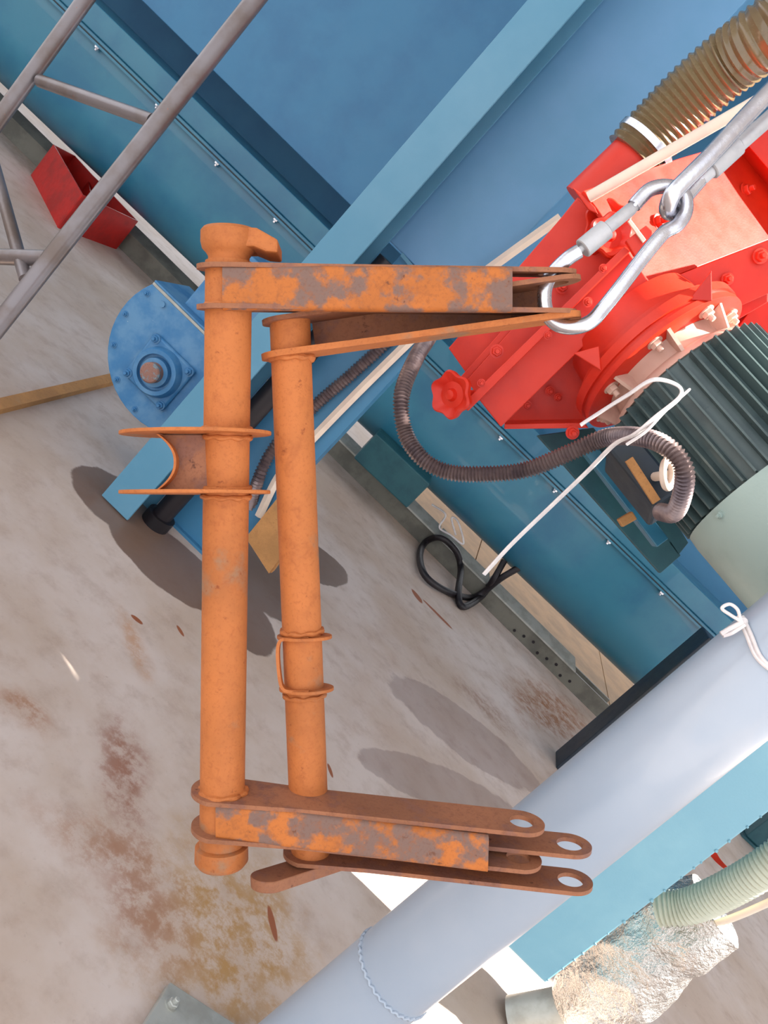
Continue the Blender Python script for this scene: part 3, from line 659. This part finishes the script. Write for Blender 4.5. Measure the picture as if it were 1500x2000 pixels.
# weld collars
def collar(y, T, ax_, r, nm='weld_bead', h=5):
    bm = bmesh.new(); c = T(y); fr_ = frame(c, ax_)
    pts = [fr_ @ V((r * K * math.cos(a), r * K * math.sin(a), 1.0 * K * math.sin(9 * a))) for a in [2 * PI * k / 72 for k in range(72)]]
    sweep(bm, pts, lambda s: h * K * (1 + .25 * math.sin(s * 260)), 8, loop=True); return wfin(nm, bm)
for y in (600, 838, 855, 953, 970): collar(y, T1, T1ax, 46)
collar(1545, T1, T1ax, 46, h=7)
for y in (700,): collar(y, T2, T2ax, 42, h=7)
for y in (1232, 1356): collar(y, T2, T2ax, 42, h=5)
# channel arm builder: local axes  e = along the arm, a = tube axis (flange normal), f = towards viewer
def plate_lug(name, c0, c1, rr0, rr1, hole_r, thick, e, f, a, mat, shape=None):
    """flat plate normal to a, round at the tube end c0 (radius rr0) and at the lug end c1 (rr1) with a hole"""
    bm = bmesh.new(); e = (c1 - c0).normalized(); f2 = a.cross(e).normalized(); n = 56
    L = (c1 - c0).length; outer = []; inner = []
    def supp(d):  # ray from c1 in direction d against the tapered stadium
        lo, hi = 0, L + 2 * (rr0 + rr1)
        for _ in range(26):
            mid = (lo + hi) / 2; p = d * mid; s = -p.x / L; s = min(1, max(0, s)); q = p - V((-L * s, 0))
            # taper: half width interpolated, narrowing close to the lug
            w_ = rr1 + (rr0 - rr1) * max(0, (s - .80) / .2) ** .7
            if q.length <= w_: lo = mid
            else: hi = mid
        return lo
    angs = []
    far = math.atan2(rr0 * 1.0, L)
    angs = [PI - far * 1.6 * k / 14 for k in range(-14, 15)] + [-PI + far * 1.6 + (2 * PI - 2 * far * 1.6) * (k + .5) / 60 for k in range(60)]
    angs = sorted(set(round((x + 2 * PI) % (2 * PI), 5) for x in angs))
    for an in angs:
        d = V((math.cos(an), math.sin(an))); s = supp(d)
        outer.append(c1 + e * d.x * s + f2 * d.y * s - a * thick / 2); inner.append(c1 + e * d.x * hole_r + f2 * d.y * hole_r - a * thick / 2)
    ringplate(bm, outer, inner, a * thick); return wfin(name, bm, mat, True)
k = K
TK = 9 * K
UPc = T1ax
# ---- top front arm
c0, c1 = Q(447, 523, 0), Q(1075, 532, -4)
nrm = (T1ax + FW * .08).normalized()
nrm = (nrm - (c1 - c0).normalized() * nrm.dot((c1 - c0).normalized())).normalized()
plate_lug('upper_flange', c0, c1, 62 * K, 50 * K, 24 * K, TK, None, None, nrm, 'rustlug')
d0, d1_ = Q(447, 601, 0), Q(1075, 609, -4)
plate_lug('lower_flange', d0, d1_, 62 * K, 50 * K, 24 * K, TK, None, None, nrm, 'rustlug')
def web(name, p, z, mat='arm', th=8, rb_=10):
    """front web of a channel: quad p (four image-like points) at height z with rounded long edges"""
    (xa_, y0), (xb_, y1), (xb2, y2), (xa2, y3) = p
    A, B, C_, D_ = Wp(xa_, y0, z), Wp(xb_, y1, z), Wp(xb2, y2, z), Wp(xa2, y3, z)
    bm = bmesh.new(); prof = []
    n = 6
    def row(P, Q):  # profile from upper edge P to lower edge Q
        v = (Q - P); h = v.length; v.normalize(); o_ = []
        for i in range(n + 1): a = PI / 2 * i / n; o_.append(P + v * (rb_ * K) * (1 - math.sin(a)) * 1 + FW * (rb_ * K) * (1 - math.cos(a)))
        o_ = o_[::-1]
        o2_ = []
        for i in range(n + 1): a = PI / 2 * i / n; o2_.append(Q - v * (rb_ * K) * (1 - math.sin(a)) + FW * (rb_ * K) * (1 - math.cos(a)))
        top = [P + FW * K * rb_ * 1.0] ; pts = []
        for i in range(n + 1):
            a = PI / 2 * i / n; pts.append(P + v * rb_ * K * (1 - math.cos(a)) + FW * rb_ * K * (1 - math.sin(a)))
        for i in range(n + 1):
            a = PI / 2 * (1 - i / n); pts.append(Q - v * rb_ * K * (1 - math.cos(a)) + FW * rb_ * K * (1 - math.sin(a)))
        return pts
    Ns = 12; R_ = []
    for i in range(Ns + 1):
        t_ = i / Ns; r_ = row(A.lerp(B, t_), D_.lerp(C_, t_)); R_.append(r_ + [q + FW * th * K for q in r_[::-1]])
    vs = [[bm.verts.new(q) for q in r_] for r_ in R_]; m_ = len(vs[0])
    for a, b in zip(vs, vs[1:]):
        for i in range(m_): bm.faces.new((a[i], a[(i + 1) % m_], b[(i + 1) % m_], b[i]))
    hh = m_ // 2
    for s in (vs[0], vs[-1]):
        for i in range(hh - 1): bm.faces.new((s[i], s[i + 1], s[m_ - 2 - i], s[m_ - 1 - i]))
    return wfin(name, bm, mat, True)
web('channel_web', ((443, 540), (985, 541), (985, 613), (443, 611)), 58) if False else None
ZW = 54
def unp(x, y, z):   # point that shows at (x, y) when it stands z towards the viewer
    s = (D0 - z * K) / D0; return (750 + (x - 750) * s, 1000 + (y - 1000) * s)
def webpx(name, q, z=ZW, **kw): return web(name, [unp(x, y, z) for x, y in q], z, **kw)
webpx('channel_web', ((434, 516), (1001, 519), (1001, 607), (434, 603)))
# ---- top rear arm (tilted), opening towards the back
ax2 = T2ax
r0, r1 = T2(625), Q(1086, 550, -10); n2_ = (ax2 - (r1 - r0).normalized() * ax2.dot((r1 - r0).normalized())).normalized()
plate_lug('upper_flange', r0, r1, 56 * K, 48 * K, 24 * K, TK, None, None, n2_, 'rustlug')
r0, r1 = T2(692), Q(1086, 621, -10)
plate_lug('lower_flange', r0, r1, 60 * K, 48 * K, 24 * K, 12 * K, None, None, n2_, 'orange')
bm = bmesh.new(); a, b = Q(612, 648, -108), Q(1060, 588, -62); bar(bm, a, b, n2_ * 33 * K, FW * 4 * K); wfin('rear_web', bm, 'rustlug', False)
# ---- bottom front arm
e_ = None
b0, b1 = Q(435, 1546, -87), Q(1018, 1608, -95); nb = (T1ax - (b1 - b0).normalized() * T1ax.dot((b1 - b0).normalized())).normalized()
# flanges are seen from above: tip the arm plane a little
nb = (nb + FW * .06).normalized(); nb = (nb - (b1 - b0).normalized() * nb.dot((b1 - b0).normalized())).normalized()
plate_lug('upper_flange', b0, b1, 64 * K, 48 * K, 25 * K, TK, None, None, nb, 'rustlug')
b2, b3 = Q(435, 1616, -90), Q(1012, 1678, -98)
plate_lug('lower_flange', b2, b3, 64 * K, 48 * K, 25 * K, TK, None, None, nb, 'rustlug')
webpx('channel_web', ((421, 1568), (955, 1634), (953, 1706), (421, 1640)), -36)
# ---- bottom rear arm
f0, f1 = T2(1600), Q(1112, 1652, -120); nc = (T2ax - (f1 - f0).normalized() * T2ax.dot((f1 - f0).normalized())).normalized()
nc = (nc + FW * .04).normalized(); nc = (nc - (f1 - f0).normalized() * nc.dot((f1 - f0).normalized())).normalized()
plate_lug('upper_flange', f0, f1, 58 * K, 46 * K, 27 * K, TK, None, None, nc, 'rustlug')
f2_, f3 = T2(1666), Q(1114, 1722, -122)
plate_lug('lower_flange', f2_, f3, 58 * K, 46 * K, 27 * K, TK, None, None, nc, 'rustlug')
bm = bmesh.new(); bar(bm, Q(660, 1632, -195), Q(1050, 1676, -165), nc * 28 * K, FW * 4 * K); wfin('rear_web', bm, 'rustlug', False)
# ---- top cap with its nose
cp = T1(465)
bm = bmesh.new(); lathe(bm, T1(515), -T1ax, [(0, 40 * K), (12 * K, 40 * K), (20 * K, 45 * K), (27 * K, 52 * K), (40 * K, 55 * K), (60 * K, 55 * K), (66 * K, 50 * K)], 40); wfin('top_cap', bm)
bm = bmesh.new(); A = lambda x, y, z: Wp(x, y, z)
pr = [(450, 452), (506, 456), (547, 479), (547, 504), (524, 502), (500, 492), (450, 493)]
prism(bm, [A(x, y, -34) for x, y in pr], -FW * 72 * K); wfin('cap_nose', bm, 'orange', False, .003)
# ---- bottom cap
bm = bmesh.new(); lathe(bm, T1(1648), T1ax, [(0, 46 * K), (4 * K, 54 * K), (34 * K, 55 * K), (44 * K, 48 * K), (50 * K, 34 * K)], 40); wfin('bottom_cap', bm)
# ---- latch lever at the lower end
def slotbar(name, a, b, rr, th, hole_l, nvec, mat='rustlug'):
    bm = bmesh.new(); e = (b - a).normalized(); f = nvec.cross(e).normalized(); outer = []; inner = []; n = 24; L = (b - a).length
    for i in range(n): an = -PI / 2 + PI * i / (n - 1); outer.append(b + e * rr * math.cos(an) + f * rr * math.sin(an)); inner.append(a + e * (L * .80) + e * rr * .42 * math.cos(an) + f * rr * .42 * math.sin(an))
    for i in range(n): an = PI / 2 + PI * i / (n - 1); outer.append(a + e * rr * math.cos(an) + f * rr * math.sin(an)); inner.append(a + e * (L * .5) + e * rr * .42 * math.cos(an) + f * rr * .42 * math.sin(an))
    ringplate(bm, outer, inner, nvec * th); return wfin(name, bm, mat, True, .0015)
slotbar('latch_lever', Q(522, 1710, -60), Q(655, 1668, -200), 34 * K, 24 * K, .5, T2ax)
# ---- guide discs on the front tube
for y in (846, 961):
    c = T1(y); cL = c - RT * 62 * K
    bm = bmesh.new(); n = 64; e = RT; f = T1ax.cross(RT).normalized(); outer = []; inner = []
    for i in range(n):
        an = 2 * PI * i / n; outer.append(cL + (RT * 150 * math.cos(an) - FW * 95 * math.sin(an)) * K - T1ax * 3.5 * K)
        inner.append(c + (RT * 44 * math.cos(an) - FW * 44 * math.sin(an)) * K - T1ax * 3.5 * K)
    ringplate(bm, outer, inner, T1ax * 7 * K); wfin('guide_disc', bm, 'orange', True, .0008)
# concave saddle between discs
bm = bmesh.new(); N = 20; vs = []
cdn = T1(903)
pts = []
for i in range(N + 1):
    t_ = i / N; y = 850 + 107 * t_; x = 345 - 34 * (abs(2 * t_ - 1) ** 2.2); pts.append(Q(x, y, -2))
poly = pts + [Q(420, 957, -2), Q(420, 850, -2)]
prism(bm, poly, FW * 6 * K); wfin('saddle_web', bm, 'rustlug', False)
bm = bmesh.new()
q = [[bm.verts.new(p - FW * z * K) for z in (-30, 24)] for p in pts]; q2 = [[bm.verts.new(p - FW * z * K + RT * 5 * K) for z in (-30, 24)] for p in pts]
for a, b in zip(q, q[1:]): bm.faces.new((a[0], a[1], b[1], b[0]))
for a, b in zip(q2, q2[1:]): bm.faces.new((a[0], b[0], b[1], a[1]))
for a, b, c, d in zip(q, q[1:], q2, q2[1:]): bm.faces.new((a[1], c[1], d[1], b[1])); bm.faces.new((a[0], b[0], d[0], c[0]))
bm.faces.new((q[0][0], q2[0][0], q2[0][1], q[0][1])); bm.faces.new((q[-1][0], q[-1][1], q2[-1][1], q2[-1][0]))
wfin('saddle_edge', bm, 'orange', True)
# ---- U bracket on the rear tube
for y, s in ((1243, 0), (1344, 1)):
    c = T2(y); bm = bmesh.new(); n = 48; outer = []; inner = []
    for i in range(n):
        an = 2 * PI * i / n; ex = 62 if math.cos(an) > 0 else 52
        outer.append(c + (RT * ex * math.cos(an) - FW * 55 * math.sin(an)) * K - T2ax * 3 * K); inner.append(c + (RT * 39 * math.cos(an) - FW * 39 * math.sin(an)) * K - T2ax * 3 * K)
    ringplate(bm, outer, inner, T2ax * 7 * K); wfin('bracket_plate', bm, 'orange', True, .0008)
pathU = [(604, 1246), (560, 1247), (546, 1254), (543, 1280), (547, 1325), (553, 1343), (566, 1349), (604, 1350)]
P_ = catmull([Q(x, y, -80) for x, y in pathU], 6); bm = bmesh.new(); hwz = 11 * K; th = 3.2 * K; R_ = []
for i, p in enumerate(P_):
    tg = (P_[min(i + 1, len(P_) - 1)] - P_[max(i - 1, 0)]).normalized(); nn = tg.cross(FW).normalized()
    R_.append([bm.verts.new(p + nn * a * th - FW * b * hwz) for a, b in ((-1, -1), (1, -1), (1, 1), (-1, 1))])
for a, b in zip(R_, R_[1:]):
    for i in range(4): bm.faces.new((a[i], a[(i + 1) % 4], b[(i + 1) % 4], b[i]))
bm.faces.new(R_[0]); bm.faces.new(R_[-1]); wfin('u_strap', bm, 'orange', True)

# ================================================================== carabiners
def carabiner(name, label, path, r, gate, sleeve, base):
    ob = thing(name, label, 'hook', base)
    bm = bmesh.new(); sweep(bm, resample(catmull(path, 10), .004)[0], r, 18); fin('hook_body', bm, M['zinc'], ob)
    g0_, g1_ = gate; bm = bmesh.new(); ln_ = (g1_ - g0_).length
    lathe(bm, g0_, g1_ - g0_, [(0, r * .45), (ln_ * .14, r * .45), (ln_ * .15, r * .8), (ln_ * .2, r * .9), (ln_ * .93, r * .9), (ln_, r * .7)], 20); ga = fin('gate', bm, M['zinc_matt'], ob)
    s0, s1 = sleeve; bm = bmesh.new(); L_ = (s1 - s0).length; n = 48; Mf = frame(s0, s1 - s0); rr = r * 1.36; rings = []
    ns = 36
    for j in range(ns + 1):
        t_ = j / ns; edge_ = .9 if j in (0, ns) else 1
        rings.append([bm.verts.new(Mf @ V((rr * edge_ * (1 + (.022 if (j + k) % 2 else -.01)) * math.cos(2 * PI * k / n), rr * edge_ * (1 + (.022 if (j + k) % 2 else -.01)) * math.sin(2 * PI * k / n), L_ * t_))) for k in range(n)])
    for a, b in zip(rings, rings[1:]):
        for k in range(n): bm.faces.new((a[k], a[(k + 1) % n], b[(k + 1) % n], b[k]))
    bm.faces.new(rings[0]); bm.faces.new(rings[-1]); fin('screw_sleeve', bm, M['zinc_matt'], ga)
    for t_ in (.97,):
        bm = bmesh.new(); lathe(bm, g0_.lerp(g1_, t_) + FW * r, -FW, [(0, r * .25), (2 * r, r * .25)], 10); fin('hinge_pin', bm, M['zinc'], ob)
    return ob
C = lambda x, y, z=0: Wp(x, y, z)
low = [C(1130, 492, 4), C(1108, 506, 2), C(1083, 530, 0), C(1067, 556, -2), C(1064, 590, -2), C(1072, 618, 0), C(1092, 636, 3), C(1122, 640, 6), C(1152, 630, 8), C(1178, 602, 8), C(1210, 562, 8), C(1250, 510, 6), C(1284, 468, 4), C(1300, 452, 2), C(1322, 440, 1), C(1338, 416, 0), C(1338, 388, 0), C(1322, 370, 0), C(1298, 364, 0), C(1270, 370, 0), C(1250, 388, 0), C(1238, 402, 0)]
lh = carabiner('snap_hook', 'lower shiny steel snap hook with knurled screw gate holding the rusty linkage', low, 14.5 * K, (C(1124, 496, 4), C(1240, 402, 0)), (C(1137, 487, 3), C(1184, 448, 2)), C(1310, 420))
upp = [C(1560, 188, -24), C(1535, 150, 2), C(1505, 178, 22), C(1440, 246, 26), C(1380, 312, 28), C(1318, 374, 26), C(1304, 392, 22), C(1302, 408, 6), C(1312, 410, -12), C(1328, 398, -26), C(1352, 368, -32), C(1378, 338, -34)]
carabiner('snap_hook', 'upper thick steel snap hook running off the right edge, linked to the lower hook', upp, 17 * K, (C(1560, 178, -30), C(1372, 344, -34)), (C(1452, 268, -33), C(1398, 318, -34)), C(1540, 160))
# hoist rope up to the added slab
q = C(1548, 160, -10); bm = bmesh.new(); sweep(bm, [q, q + UP * .6, V((q.x, q.y, mask_z))], .008, 10); o = fin('hoist_rope', bm, M['steel'], base=q); tag(o, 'steel hoist rope leading up from the upper snap hook', 'rope')
